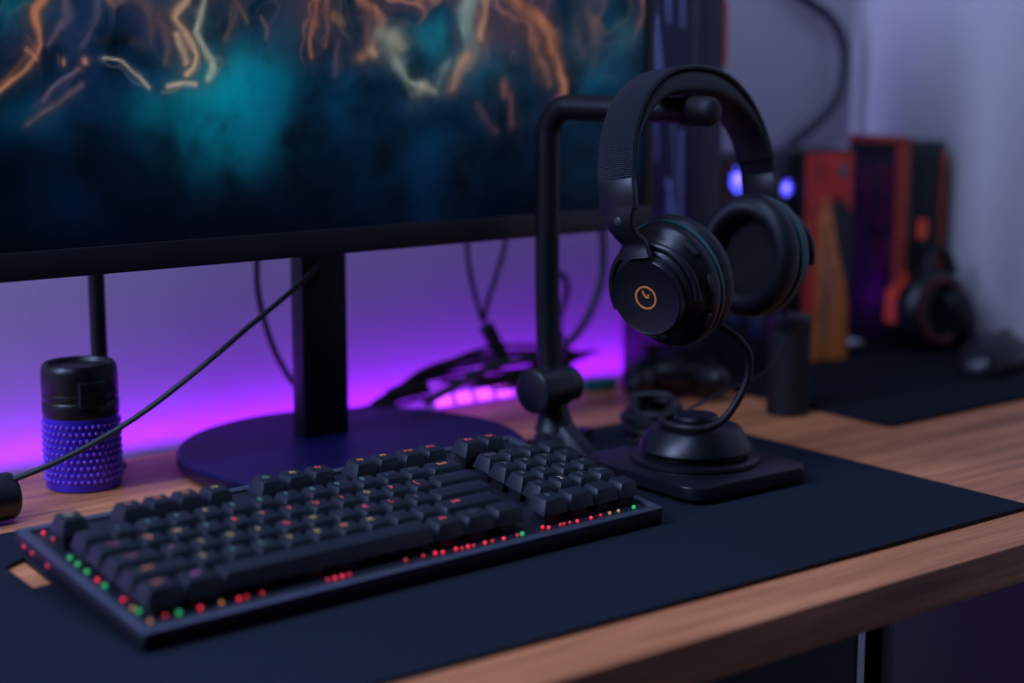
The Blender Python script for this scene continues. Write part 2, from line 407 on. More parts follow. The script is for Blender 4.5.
def screen():
    sx0, sx1, sz0, sz1 = MX0+.010, MX1-.0115, .186, MZ1-.0095
    nx, nz = 460, 260
    verts, faces, cols = [], [], []
    for j in range(nz+1):
        for i in range(nx+1):
            X = sx0+(sx1-sx0)*i/nx; Z = sz0+(sz1-sz0)*j/nz
            verts.append((X-.67, MY-1.075, Z))
            cols.extend((*picture((X-sx0)*1000, (Z-sz0)*1000), 1))
    for j in range(nz):
        for i in range(nx):
            a = j*(nx+1)+i; faces.append((a, a+1, a+nx+2, a+nx+1))
    me = bpy.data.meshes.new('screen'); me.from_pydata(verts, [], faces)
    at = me.color_attributes.new('picture', 'FLOAT_COLOR', 'POINT'); at.data.foreach_set('color', cols)
    m = bpy.data.materials.new('lit_screen_picture'); m.use_nodes = True
    nt = m.node_tree; b = nt.nodes['Principled BSDF']
    a = nt.nodes.new('ShaderNodeAttribute'); a.attribute_name = 'picture'
    nt.links.new(a.outputs['Color'], b.inputs['Emission Color']); b.inputs['Emission Strength'].default_value = .95
    b.inputs['Base Color'].default_value = (.001, .001, .002, 1); b.inputs['Roughness'].default_value = .3; b.inputs['Specular IOR Level'].default_value = .2
    me.materials.append(m)
    o = bpy.data.objects.new('screen', me); COL.objects.link(o); o.parent = mon
screen()

# ------------------------------------------------------------------ keyboard
U = .01905
KO = (.3650, .7901, .0319); KT, KYAW = 7.264, 2.124
kb = thing('keyboard', 'black mechanical keyboard with red and green backlit keys on the desk mat', 'keyboard', KO, (R(KT), 0, R(KYAW)))
kx0, kx1, ky0, ky1 = -.0125, .3690, -.0180, .1440
cs = MB().box(kx0, kx1, ky0, ky1, -.0263, -.0178, bev=.0012)
cs.build('case', casem, kb)
rm = MB(); W = .0062
rm.box(kx0, kx1, ky0, ky0+W, -.0180, -.0148, bev=.0009).box(kx0, kx1, ky1-W, ky1, -.0180, -.0148, bev=.0009)
rm.box(kx0, kx0+W, ky0+W*.7, ky1-W*.7, -.0180, -.0148, bev=.0009).box(kx1-W, kx1, ky0+W*.7, ky1-W*.7, -.0180, -.0148, bev=.0009)
rm.build('rim', rimm, kb)
for fx in (.012, .325):
    MB().box(fx, fx+.03, .112, .132, -.0436, -.0262, bev=.0015, M=T(0, .122, -.035) @ RX(-KT) @ T(0, -.122, .035)).build('foot', blk_matte, kb)
plate = MB().box(kx0+W*.8, kx1-W*.8, ky0+W*.8, ky1-W*.8, -.0185, -.0166)

FONT_CACHE = {}
def glyph(txt):
    """flat letter outlines as (verts, tris), height 1"""
    if txt not in FONT_CACHE:
        cu = bpy.data.curves.new('legend', 'FONT'); cu.body = txt; cu.align_x = 'CENTER'; cu.align_y = 'CENTER'; cu.resolution_u = 2
        o = bpy.data.objects.new('legend', cu); COL.objects.link(o)
        bpy.context.view_layer.update()
        me = o.evaluated_get(bpy.context.evaluated_depsgraph_get()).to_mesh()
        FONT_CACHE[txt] = ([v.co.copy() for v in me.vertices], [tuple(p.vertices) for p in me.polygons])
        o.evaluated_get(bpy.context.evaluated_depsgraph_get()).to_mesh_clear()
        bpy.data.objects.remove(o); bpy.data.curves.remove(cu)
    return FONT_CACHE[txt]
def key(u0, u1, v, txt, col, dz=0., pos='l', vh=1.):
    g = .0006
    x0, x1 = u0*U-.0030+g, u1*U-.0030-g; y0, y1 = v*U-.0027+g, (v+vh)*U-.0027-g
    zt = dz; zb = dz-.0098
    mb = MB(); mb.mi = 0
    tx0, tx1, ty0, ty1 = x0+.0024, x1-.0024, y0+.0021, y1-.0034
    mb.frustum((x0, x1, y0, y1), (tx0, tx1, ty0, ty1), zb, zt, bev=.0007)
    mb.mi = 1
    if txt:
        vs, fs = glyph(txt)
        s = .0056 if len(txt) == 1 else (.0044 if len(txt) < 4 else .0040)
        w = tx1-tx0
        cx = tx0+.0042 if (pos == 'l' and len(txt) == 1) else (tx0+tx1)/2
        cy = ty0+(ty1-ty0)*(.62 if pos != 'c' else .5)
        if pos == 'w': cx = tx0+min(w*.5, .0125)
        bv = [mb.bm.verts.new((cx+q.x*s, cy+q.y*s*1.15, zt+.00012)) for q in vs]
        for f in fs:
            try:
                nf = mb.bm.faces.new([bv[i] for i in f]); nf.material_index = 1
            except ValueError: pass
    mb.build('keycap', [capm, LG[col]], kb, ang=30)
    cx, cy = (x0+x1)/2, (y0+y1)/2
    for k in ((0,) if u1-u0 < 2 else (-1, 1)):
        q = cx+k*min(.012, (x1-x0)*.3); hx = .0062
        plate.box(q-hx, q+hx, cy-.0062, cy+.0062, -.0168, zb+.002)
# function row
for u, t, c in ((0,'Esc','w'),(2,'F1','o'),(3,'F2','o'),(4,'F3','o'),(5.06,'F4','y'),(7.0,'F5','g'),(8.04,'F6','y'),(9.06,'F7','r'),
                (10.78,'F8','o'),(11.77,'F9','o'),(12.86,'F10','r'),(13.84,'F11','r'),(15.56,'Prt','r'),(16.54,'Scr','r')):
    key(u, u+1, 5.46, t, c, dz=.0022, pos='m')
rows = [
 (4, 0, [('`',1),('1',1),('2',1),('3',1),('4',1),('5',1),('6',1),('7',1),('8',1),('9',1),('0',1),('-',1),('=',1),('Back',1.5)], 'wtttytgtttttdo'.replace('w','w'), 14.5),
 (3, 0, [('Tab',1.5),('Q',1),('W',1),('E',1),('R',1),('T',1),('Y',1),('U',1),('I',1),('O',1),('P',1),('[',1),('\\',1.95)], 'moytrorrryrrd', 14.4),
 (2, 0, [('Caps',1.75),('A',1),('S',1),('D',1),('F',1),('G',1),('H',1),('J',1),('K',1),('L',1),(';',1),('',2.45)], 'mmyyyrydrrorr', 14.2),
 (1, 0, [('Shift',2.25),('Z',1),('X',1),('C',1),('V',1),('B',1),('N',1),('M',1),(',',1),('.',1),('Shift',2.55)], 'oytgyyoyddrrr', 13.8),
]
for v, u, ks, cols, end in rows:
    dz = {4: .0010, 3: .0002, 2: 0., 1: 0.}[v]
    for (t, w), c in zip(ks, cols):
        key(u, u+w, v, t, c, dz=dz, pos='w' if w > 1.2 else 'l'); u += w
u = 0
for t, w, c in (('Ctrl',1.2,'o'),('Alt',1.25,'p'),('',7.65,'d'),('Alt',1.2,'r'),('Fn',1.25,'d'),('',1.3,'d')):
    key(u, u+w, 0, t, c, dz=0, pos='m'); u += w+(.05 if w > 7 else 0)
for v, uu, ls in ((4, 15.45, ['Num','/','*','-']), (3, 15.35, ['7','8','9','+']), (2, 15.30, ['4','5','6','+']), (1, 15.25, ['1','2','3','Ent'])):
    for k, t in enumerate(ls): key(uu+k*.94, uu+(k+1)*.94, v, t, 'd' if not (v == 1 and k == 1) else 'w', dz=.0006, pos='m')
for k, (a, b, t) in enumerate(((14.62, 15.78, '0'), (15.78, 16.98, '.'), (16.98, 18.12, ','), (18.12, 19.1, ''))):
    key(a, b, -.02, t, 'd', dz=0, pos='m')
plate.build('switch_plate', platem, kb, smooth=False)
def glow(pts, m, s=.0010):
    for x, y in pts:
        x, y = x/1000, y/1000
        MB().sphere((x, y, -.0155), s*1.15, s, s*1.1, u=10, v=6).build('backlight', m, kb)
glow([(-2.5,91),(-2.5,81),(-2.5,69),(-2.5,47),(-1.5,9),(16,-3.4),(255,-7),(352,-7)], led_g, .0013)
glow([(-2.5,56),(-2,26),(29,-3.6),(53,-3.6),(115,-6),(120,-6),(188,-5),(193,-6),(203,-6),(212,-6.5),(225,-7),(240,-7),(274,-4.5),(277,-7),(301,-7.5),(313,-7.5),(297,82),(299,77),(296,42),(294,49),(0,132)], led_r)
glow([(8,-3),(58,-3.6),(68,-3.6),(110,-6),(125,-6),(166,-5),(179,-5),(207,-7),(216,-7),(231,-7),(251,-7),(287,-7),(290,-7),(295,-7),(322,-7),(1,121)], led_rs, .0009)
glow([(-2,-5),(-2.5,14),(42,-3.6),(330,-7),(338,-7)], led_y, .0010)
for y in (131, 120, 99):
    MB().sphere((kx0, y/1000, -.0215), .0006, .0017, .0014, u=10, v=6).build('side_light', led_rs, kb)

# ------------------------------------------------------------------ headset on its stand
stand = thing('headset_stand', 'black metal pole stand with bent arm holding the headset', 'headset stand', (.8095, 1.0060, .0035), (0, 0, R(12.36)))
az = .272-.0035
MB().tube([(-.004, -.008, .045), (-.001, -.002, .09), (0, 0, .14), (0, 0, az-.026), (0, -.002, az-.014), (0, -.008, az-.005), (0, -.018, az), (0, -.03, az), (0, -.10, az), (0, -.128, az)], .0096, n=24, smooth=8).build('pole', blk_metal, stand)
MB().lathe([(0, 0), (.0092, 0), (.0106, .001), (.0108, .003), (.0108, .020), (.0100, .0245), (.0075, .0275), (.004, .0288), (0, .029)], 28, M=T(0, -.126, az) @ RX(90)).build('arm_tip', blk_matte, stand)
kn = MB().lathe([(0, -.002), (.014, -.002), (.0172, -.0005), (.0178, .001), (.0178, .003), (.0168, .0042), (.0168, .030), (.0150, .0315), (.0140, .033), (.0140, .044), (.0125, .0455), (0, .0455)], 40, M=T(-.030, -.010, .051) @ RZ(-4) @ RY(90))
kn.build('clamp_knob', blk_satin, stand)
ft = MB()
ft.tube([(-.006, -.010, .044), (-.006, -.012, .032), (-.006, -.013, .018)], lambda t: .0105+.006*t*t, n=20)
ft.lathe([(0, 0), (.019, 0), (.0195, .003), (.0165, .010), (.012, .020), (0, .022)], 32, M=T(-.008, -.014, .0))
ft.build('hub', blk, stand)
def footleg(ang, L, w0, w1, h0, h1):
    M = T(-.004, -.014, 0) @ RZ(ang)
    secs = []
    for i in range(9):
        t = i/8; w = w0+(w1-w0)*t; h = h1+(h0-h1)*(1-t)**1.5
        secs.append([M @ Vector((L*t, y, z)) for y, z in ((-w, 0), (w, 0), (w, h*.7), (w*.62, h), (-w*.62, h), (-w, h*.7))])
    return MB().strip(secs)
footleg(-103, .057, .012, .0075, .032, .004).build('foot_leg', blk_satin, stand)
footleg(212, .040, .014, .009, .030, .006).build('foot_leg', blk_satin, stand)
footleg(20, .07, .013, .008, .020, .004).build('foot_leg', blk_satin, stand)

hs = thing('headset', 'black over-ear headset with orange emblem hanging on the pole stand', 'headset', (.8402, .8897, .2836), (0, 0, 0))
ph, pt, rl = R(12.36), R(-9.11), R(2.0)
hs.matrix_world = T(.8402, .8897, .2836) @ Matrix.Rotation(ph, 4, 'Z') @ Matrix.Rotation(pt, 4, 'X') @ Matrix.Rotation(rl, 4, 'Y')
CX, HW, HB, HT = .003, .0935, -.075, .0195
def arch(t, off=0.):       # t in degrees from the apex; point and outward normal of the band's outer curve
    a = R(t); e = .88
    sx = math.copysign(abs(math.sin(a))**e, a); cz = max(0, math.cos(a))**e
    x = CX+HW*sx; z = HB+(HT-HB)*cz
    d = .5
    x2 = CX+HW*math.copysign(abs(math.sin(R(t+d)))**e, R(t+d)); z2 = HB+(HT-HB)*max(0, math.cos(R(t+d)))**e
    x1 = CX+HW*math.copysign(abs(math.sin(R(t-d)))**e, R(t-d)); z1 = HB+(HT-HB)*max(0, math.cos(R(t-d)))**e
    tx, tz = x2-x1, z2-z1; l = math.hypot(tx, tz) or 1
    return Vector((x, 0, z)), Vector((-tz/l, 0, tx/l))
def band(name, m, ts, o0, o1, hw, bev, uv=False):
    """rounded-rectangle section swept along the arch between two offsets"""
    mb = MB(); secs = []
    for t in ts:
        p, n = arch(t); a, b, w = (f(t) if callable(f) else f for f in (o0, o1, hw))
        sec = [(y, o) for y, o in rrect(-w, w, min(a, b), max(a, b), min(bev, abs(b-a)*.45), 3)]
        secs.append([p+n*o+Vector((0, y, 0)) for y, o in sec])
    mb.strip(secs)
    o = mb.build(name, m, hs, ang=50)
    if uv:
        me = o.data; lay = me.uv_layers.new(name='UVMap')
        for lp in me.loops:
            c = me.vertices[lp.vertex_index].co
            lay.data[lp.index].uv = (math.atan2(c.x, c.z-HB)*.09, c.y)
    return o
TS = [i*2.0 for i in range(-42, 43)]
band('headband', weave, TS, -.0035, 0., .0158, .0016, uv=True)
band('headband_padding', leather, [i*2.0 for i in range(-38, 39)], lambda t: -.0195+.0125*min(1, abs(t)/66)**2, -.0034, .0148, .005)
# slider blocks and yokes at both ends
for s in (-1, 1):
    mb = MB().box(-.0050, .0008, -.0152, .0152, -.0815, -.060, bev=.0012, M=T(CX+HW, 0, 0) if s > 0 else T(CX-HW, 0, 0) @ RZ(180))
    mb.build('slider', blk_satin, hs)

def cup(C0, out, name_extra, side):
    """ear cup: C0 = centre of the cushion's inner face, out = direction of its outer face"""
    out = out.normalized(); y = Vector((0, 1, 0)); z = y.cross(out).normalized()
    if z.z > 0: z = -z
    y = out.cross(z)*-1; y = z.cross(out)
    M = Matrix(((y.x, z.x, out.x, C0.x), (y.y, z.y, out.y, C0.y), (y.z, z.z, out.z, C0.z), (0, 0, 0, 1)))
    if M.to_3x3().determinant() < 0:
        y = -y; M = Matrix(((y.x, z.x, out.x, C0.x), (y.y, z.y, out.y, C0.y), (y.z, z.z, out.z, C0.z), (0, 0, 0, 1)))
    sx = .91
    e = bpy.data.objects.new('ear_cup', None)
    sh = MB().lathe([(0, .0175), (.0400, .0175), (.0425, .0195), (.0452, .0240), (.0448, .0310), (.0425, .0350), (.0400, .0365), (.0385, .0400), (.0345, .0455), (.0315, .0475), (0, .0478)], 64, sx=sx, M=M)
    shell = sh.build('ear_cup', blk_satin, hs)
    MB().ring([(.0275, .018), (.0280, .010), (.0295, .0045), (.0320, .0012), (.0355, .0), (.0400, .0010), (.0440, .0042), (.0464, .0095), (.0466, .0145), (.0445, .0185), (.0410, .0200)], 64, sx=sx, M=M).build('ear_cushion', leather, shell)
    MB().lathe([(0, .0166), (.0285, .0166), (.0285, .0176), (0, .0176)], 48, sx=sx, M=M).build('driver_cloth', fabric, shell)
    MB().ring([(.0440, .0205), (.0459, .0208), (.0464, .0224), (.0459, .0240), (.0440, .0242)], 64, sx=sx, M=M).build('reflection_ring', teal_glint, shell)  # ring added to carry the painted teal reflection
    MB().lathe([(0, .0470), (.0310, .0470), (.0316, .0485), (.0300, .0500), (.0280, .0505), (.0276, .0570), (.0268, .0582), (.0262, .0580), (.0255, .0576), (0, .0578)], 64, M=M).build('outer_disc', blk_satin, shell)
    # ribs round the cone of the shell
    rb = MB()
    for k in range(3):
        rb.box(-.006, .006, -.0012, .0012, 0, .004, bev=.0005, M=M @ RZ(140+40*k) @ T(.0405, 0, .034) @ RZ(90))
    rb.build('vent_rib', blk_matte, shell)
    return shell, M
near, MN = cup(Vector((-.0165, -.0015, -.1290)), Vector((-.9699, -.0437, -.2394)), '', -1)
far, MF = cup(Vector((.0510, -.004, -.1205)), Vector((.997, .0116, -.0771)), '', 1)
# emblem: an orange ring with a short bent stroke in it
em = MB()
em.ring([(.0072, .0579), (.0085, .0579), (.0085, .0583), (.0072, .0583)], 40, M=MN)
EMB = MN @ RX(0)
def bar2(mb, M, p, q, w, z0, z1):
    p, q = Vector(p), Vector(q); d = (q-p).normalized(); n = Vector((-d.y, d.x))*w
    mb.prism([tuple(p-n), tuple(q-n), tuple(q+n), tuple(p+n)], z0, z1, M=M)
emblem_pts = [((.0014, -.0052), (.0002, -.0008)), ((.0004, -.0006), (-.0022, .0002)), ((-.0019, .0004), (-.0026, -.0022))]
MNv = MN
for p, q in emblem_pts: bar2(em, MNv, p, q, .0007, .0578, .0583)
tag(em.build('emblem', orange_logo, near), 'orange ring emblem with a short bent stroke')
bt = MB()
for k, a in enumerate((66, 78, 92)):
    MB().box(-.0032, .0032, -.0018, .0018, 0, .0016, bev=.0006, M=MN @ RZ(a) @ T(.0310, 0, .0490) @ RZ(90)).build('button', grey_btn, near)
# yokes: a plate from each slider bending in to the hinge of its cup
def yoke(s, M, ctr):
    hinge = max((M @ Vector((0, -.0335, .0540)), M @ Vector((0, .0335, .0540))), key=lambda p: p.z)
    x0 = CX+s*(HW-.0018)
    pts = [Vector((x0, 0, -.078)), Vector((x0, 0, -.089)), Vector((x0*.62+hinge.x*.38, hinge.y*.3, -.098)), hinge+Vector((s*.002, 0, .004)), hinge+Vector((s*.002, 0, -.006))]
    pts = catmull(pts, 6); secs = []
    for i, p in enumerate(pts):
        t = i/(len(pts)-1); tg = (pts[min(i+1, len(pts)-1)]-pts[max(i-1, 0)]).normalized()
        n = Vector((0, 1, 0)).cross(tg).normalized(); w = .0150-.0058*math.sin(t*PI*.85)+.0005*t; th = .0027
        secs.append([p+Vector((0, y, 0))+n*o for y, o in rrect(-w, w, -th, th, .0014, 2)])
    yk = MB().strip(secs).build('yoke', blk_satin, hs, ang=50)
    # collar round the outer disc that the yoke clips to
    cl = MB()
    pr = []
    up = hinge.z > ctr.z
    base = 90 if (M @ Vector((0, .034, .0475))).z > (M @ Vector((0, -.034, .0475))).z else -90
    path = [M @ Vector((.0345*math.cos(R(base+a)), .0345*math.sin(R(base+a)), .0468)) for a in range(-105, 106, 10)]
    cl.tube(path, .0028, n=10, smooth=3)
    cl.build('yoke_fork', blk_satin, hs)
    MB().lathe([(0, -.0012), (.0030, -.0012), (.0034, 0), (.0026, .0006), (0, .0006)], 20, M=T(CX+s*(HW+.0008), 0, -.0885) @ RY(90*s)).build('hinge_screw', mat('dark_screw', (.03, .033, .04), .45), yk)
yoke(-1, MN, MN.translation); yoke(1, MF, MF.translation)

tag(MB().tube([(.834, .853, .1235), (.840, .847, .1195), (.849, .839, .112), (.855, .831, .1), (.855, .8295, .088), (.852, .830, .077), (.845, .832, .064), (.836, .836, .052), (.826, .843, .0462), (.816, .855, .0455), (.816, .876, .0455), (.828, .890, .0455), (.848, .890, .0455), (.860, .878, .0455)], .0029, n=12).build('headset_cable', rubber),
    'thick black cable running from the near ear cup to the puck shaped base', 'cable')
tag(MB().tube([(.953, .890, .120), (.958, .890, .105), (.956, .889, .088), (.945, .890, .072), (.930, .898, .060), (.910, .912, .050), (.890, .925, .038), (.874, .940, .022), (.862, .962, .008), (.880, .985, .0055)], .0014, n=8).build('thin_cable', rubber),
    'thin black cable drooping from the far ear cup', 'cable')

# ------------------------------------------------------------------ puck shaped device on a square base
pk = thing('puck_speaker', 'round black puck shaped device on a rounded square base under the headset', 'puck device', (.840, .868, .0036))
MB().prism(rrect(-.062, .056, -.066, .062, .016, 8), .0035, .0125, bev=.0015).build('base_plate', blk_satin, pk)
MB().prism(rrect(-.054, .048, -.058, .054, .014, 8), .0, .0040).build('base_foot', blk_matte, pk)
MB().lathe([(0, .0124), (.0470, .0124), (.0480, .0136), (.0478, .0160), (.0465, .0168), (0, .0168)], 72).build('turntable', blk_satin, pk)
MB().lathe([(0, .0165), (.0350, .0165), (.0355, .0200), (.0405, .0210), (.0418, .0225), (.0412, .0245), (.0335, .0370), (.0320, .0380), (0, .0383)], 72).build('dome', blk_satin, pk)
MB().lathe([(0, .0380), (.0165, .0380), (.0170, .0400), (.0170, .0440), (.0150, .0465), (0, .0470)], 48).build('cap', blk, pk)
coil = MB()
pts = []
for i in range(40):
    a = i*.62; pts.append((.905+(.026-.0003*i)*math.cos(a)+.003*math.sin(i*1.7), .985+.022*math.sin(a)+.002*math.cos(i*2.3), .0075+.00045*i+.006*(1+math.cos(a-.5))))
tag(coil.tube(pts, .0032, n=8, smooth=4).build('cable_coil', rubber), 'black cable coiled in a small heap behind the puck shaped device', 'cable')

# ------------------------------------------------------------------ canister, cylinder and rod at the left
body = mat('violet_metal_body', (.060, .025, .62), .32, metal=.35)
dots = mat('raised_dot_glints', (.26, .09, .85), .3, metal=.2)  # bumps are real, their bright reflections are put into this lighter violet
can = thing('canister', 'squat canister with black lid and dotted violet body on the left of the desk', 'canister', (.4745, 1.132, 0), (0, 0, R(-58)))
can.scale = (.90, .90, .97)
MB().lathe([(0, 0), (.0285, 0), (.0302, .0015), (.0304, .006), (.0304, .052), (.0300, .056), (0, .056)], 64).build('body', body, can)
db = MB()
for r in range(9):
    for k in range(38):
        a = 2*PI*(k+.5*(r % 2))/38; z = .0085+r*.0052
        db.sphere((.0304*math.cos(a), .0304*math.sin(a), z), .0016, .0016, .0016, u=8, v=5)
db.build('raised_dots', dots, can)
MB().lathe([(0, .0555), (.0300, .0555), (.0306, .0575), (.0306, .066), (.0296, .0675), (.0304, .069), (.0304, .0725), (.0300, .0735), (.0306, .075), (.0302, .090), (.0290, .0935), (.0275, .0950), (.0255, .0945), (.0235, .0915), (0, .0905)], 64).build('lid', blk_satin, can)
MB().box(-.011, .011, -.0355, -.028, .0655, .0845, bev=.0015, M=RZ(52)).build('clasp', blk_satin, can)

cy = MB().lathe([(0, 0), (.0145, 0), (.0158, .0012), (.0162, .003), (.0162, .055), (.015, .0565), (0, .057)], 40, M=T(.399, 1.075, .0172) @ RZ(6) @ RY(-90))
tag(cy.build('webcam_barrel', blk_satin), 'black cylinder lying at the far left edge of the desk', 'cylinder')
tag(MB().tube([(.397, 1.066, .0300), (.425, 1.064, .0375), (.455, 1.062, .0485), (.490, 1.062, .0640), (.535, 1.064, .0890), (.580, 1.068, .1160), (.618, 1.072, .1380), (.648, 1.078, .1560)], .0021, n=10).build('slanting_cable', greycable),
    'dark cable slanting up from the black cylinder to the monitor neck', 'cable')
rod = thing('lamp_pole', 'thin dark pole standing behind the canister by the wall', 'pole', (.5080, 1.172, 0))
MB().tube([(0, 0, .004), (0, 0, .2), (0, 0, .42)], .0062, n=20, smooth=0).build('pole', blk_metal, rod)
MB().lathe([(0, 0), (.016, 0), (.016, .004), (.009, .007), (0, .007)], 32).build('pole_foot', blk_metal, rod)

# ------------------------------------------------------------------ cables behind the monitor
def cable(name, pts, r, label, m=rubber):
    return tag(MB().tube(pts, r, n=10).build(name, m), label, 'cable')
cable('monitor_cable', [(.668, 1.20, .21), (.669, 1.215, .150), (.672, 1.22, .112), (.685, 1.22, .066), (.703, 1.215, .032), (.722, 1.205, .010), (.74, 1.19, .004)], .0026, 'dark cable hanging behind the monitor neck and curving to the desk')
y1 = thing('hanging_cable', 'pair of dark cables meeting in a black plug below the monitor', 'cable', (.905, 1.19, .03))
def hc(mb, n, m=rubber): 
    o = mb.build(n, m, y1); o.location = (-.905, -1.19, -.03); return o
hc(MB().tube([(.866, 1.185, .22), (.866, 1.19, .150), (.873, 1.195, .118), (.882, 1.198, .092), (.889, 1.198, .072)], .0022), 'lead')
hc(MB().tube([(.912, 1.185, .22), (.910, 1.19, .150), (.903, 1.195, .115), (.895, 1.198, .090), (.891, 1.199, .072)], .0022), 'lead')
hc(MB().box(-.0062, .0062, -.005, .005, 0, .040, bev=.002, M=T(.9125, 1.198, .034) @ RY(-31)), 'plug', blk_matte)
cable('thick_loop_cable', [(1.012, 1.175, .26), (1.006, 1.17, .17), (1.0085, 1.17, .125), (1.004, 1.17, .095), (.987, 1.17, .066), (.968, 1.17, .049), (.945, 1.17, .039), (.915, 1.17, .037), (.885, 1.172, .036), (.86, 1.175, .028), (.835, 1.178, .018), (.812, 1.18, .010)], .0036, 'thick grey green cable curving down beside the stand pole', greycable)
cable('looped_cable', [(.985, 1.20, .24), (.972, 1.20, .15), (.964, 1.20, .118), (.968, 1.20, .098), (.982, 1.20, .108), (.990, 1.20, .092), (.980, 1.20, .060), (.985, 1.19, .03)], .0028, 'dark cable with a small loop on the wall right of the stand pole')
rnd = random.Random(3)
for i in range(7):
    a = .74+.012*i; pts = []
    for k in range(9):
        t = k/8
        pts.append((a+.215*t+.006*rnd.uniform(-1, 1), 1.188+.006*math.sin(t*5+i*.4)+.0015*i, .0045+.0068*i*(.25+.75*math.sin(PI*min(1, .1+t)))+.004*math.sin(t*7+i*.3)*t+.010*t+.0015*rnd.random()))
    cable('tangled_cable', pts, .0021+.0006*(i % 3), ['lowest', 'second', 'third', 'fourth', 'fifth', 'sixth', 'topmost'][i]+' dark cable of the tangle behind the monitor base')

# added glowing strip standing for LED glow spots on the wall behind the base
ledp = led('violet_glow_spot', (.48, .05, 1), 3.0)
st = thing('led_glow_patch', 'added glowing violet strip standing for LED light spots behind the monitor base', 'light strip', (.88, 1.185, .001))
striptape = mat('violet_glow_tape', (.40, .12, .75), .6, emit=(.30, .02, .9), strength=.8)
Ms = RX(-52)
MB().box(-.055, .058, -.0005, .0005, 0, .027, M=T(0, -.004, 0) @ RX(-28)).build('tape', striptape, st)
for k in range(5):
    MB().box(-.0085, .0085, -.0012, 0, -.0050, .0050, bev=.0005, M=T(-.045+.0225*k, -.004, 0) @ RX(-28) @ T(0, 0, .0075)).build('glow_spot', ledp, st)
# the run of strip stuck along the back edge of the desk, out of sight, is the lamp that washes the wall
ed = thing('edge_light_strip', 'violet light strip stuck along the wall behind the back edge of the desk', 'light strip', (.55, 1.272, -.022))
MB().box(-.8, .87, 0, .0012, -.005, .003).build('tape', mat('white_tape', (.6, .6, .6), .6), ed)
def area(name, loc, target, sx, sy, power, col, shape='RECTANGLE', spread=180):
    l = bpy.data.lights.new(name, 'AREA'); l.shape = shape; l.size = sx; l.size_y = sy; l.energy = power; l.color = col; l.spread = R(spread)
    o = bpy.data.objects.new(name, l); COL.objects.link(o); o.location = loc
    d = Vector(target)-Vector(loc); o.rotation_euler = d.to_track_quat('-Z', 'Y').to_euler()
    return o
area('strip_light', (.45, 1.262, -.014), (.45, 1.276, .020), 1.65, .008, .9, (.31, .004, 1.0))
area('strip_falloff_fill', (.45, 1.200, -.004), (.45, 1.262, .070), 1.65, .008, .30, (.20, .001, 1.0))  # second unseen light, added to widen the violet falloff

# ------------------------------------------------------------------ dark gear behind the headset
tower = thing('slim_tower', 'slim black computer tower with glossy side standing behind the headset', 'computer tower', (1.09, 1.15, 0))
gloss = mat('smoked_side_panel', (.007, .009, .024), .22)
def tw(mb, n, m):
    o = mb.build(n, m, tower); o.location = (-1.09, -1.15, 0); return o
tw(MB().box(1.0725, 1.1085, 1.117, 1.2145, .004, .44, bev=.002), 'body', blk)
tw(MB().box(1.0705, 1.0728, 1.122, 1.210, .012, .432, bev=.0005), 'side_panel', gloss)
sil = mat('bluish_reflection_streak', (.11, .12, .24), .4, metal=.3)
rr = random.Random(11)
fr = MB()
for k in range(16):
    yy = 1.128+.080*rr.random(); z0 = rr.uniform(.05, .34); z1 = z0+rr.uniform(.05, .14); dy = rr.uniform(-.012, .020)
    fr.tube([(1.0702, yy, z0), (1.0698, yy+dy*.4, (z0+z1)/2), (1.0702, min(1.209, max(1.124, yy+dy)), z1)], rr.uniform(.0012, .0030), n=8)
tw(fr, 'reflection_streak', sil)  # lighter raised streaks standing for reflections in the side glass
tw(MB().box(1.1065, 1.1105, 1.1155, 1.118, .30, .36, bev=.0005), 'front_light', mat('dull_red_strip', (.35, .05, .04), .5, emit=(.5, .05, .03), strength=.12))
tw(MB().box(1.076, 1.106, 1.1155, 1.118, .02, .42, bev=.0006), 'front_panel', mat('grey_violet_panel', (.018, .019, .042), .4))

# round gadget and black tube standing between the mats
tb = thing('black_tube', 'upright matte black tube standing on bare wood between the two mats', 'tube', (1.0655, .986, 0))
MB().lathe([(0, 0), (.0175, 0), (.0188, .0012), (.0188, .074), (0, .074)], 40).build('body', blk_matte, tb)
MB().lathe([(0, .074), (.0180, .074), (.0186, .0755), (.0186, .0875), (.0170, .0885), (0, .0885)], 40).build('cap', blk_satin, tb)

gp = thing('game_controller', 'dark rounded game controller on the desk behind the headset', 'controller', (1.035, 1.105, .0), (0, 0, R(-30)))
gpm = MB()
gpm.sphere((0, 0, .021), .042, .025, .018).sphere((-.030, -.012, .0185), .018, .034, .0175, M=T(-.030, -.012, 0) @ RZ(-18) @ T(.030, .012, 0)).sphere((.030, -.012, .0185), .018, .034, .0175, M=T(.030, -.012, 0) @ RZ(18) @ T(-.030, .012, 0))
gpm.build('shell', blk_satin, gp)
for sx in (-1, 1):
    MB().lathe([(0, .036), (.004, .036), (.004, .044), (.008, .046), (.0085, .049), (0, .048)], 24, M=T(sx*.020, -.010, 0)).build('thumb_stick', blk_matte, gp)
tag(MB().box(-.016, .016, -.007, .007, 0, .011, bev=.003, M=T(1.000, 1.165, .0002) @ RZ(-20)).build('usb_stick', mat('teal_plastic', (.01, .16, .15), .5)), 'small teal plastic dongle on the desk behind the stand knob', 'dongle')

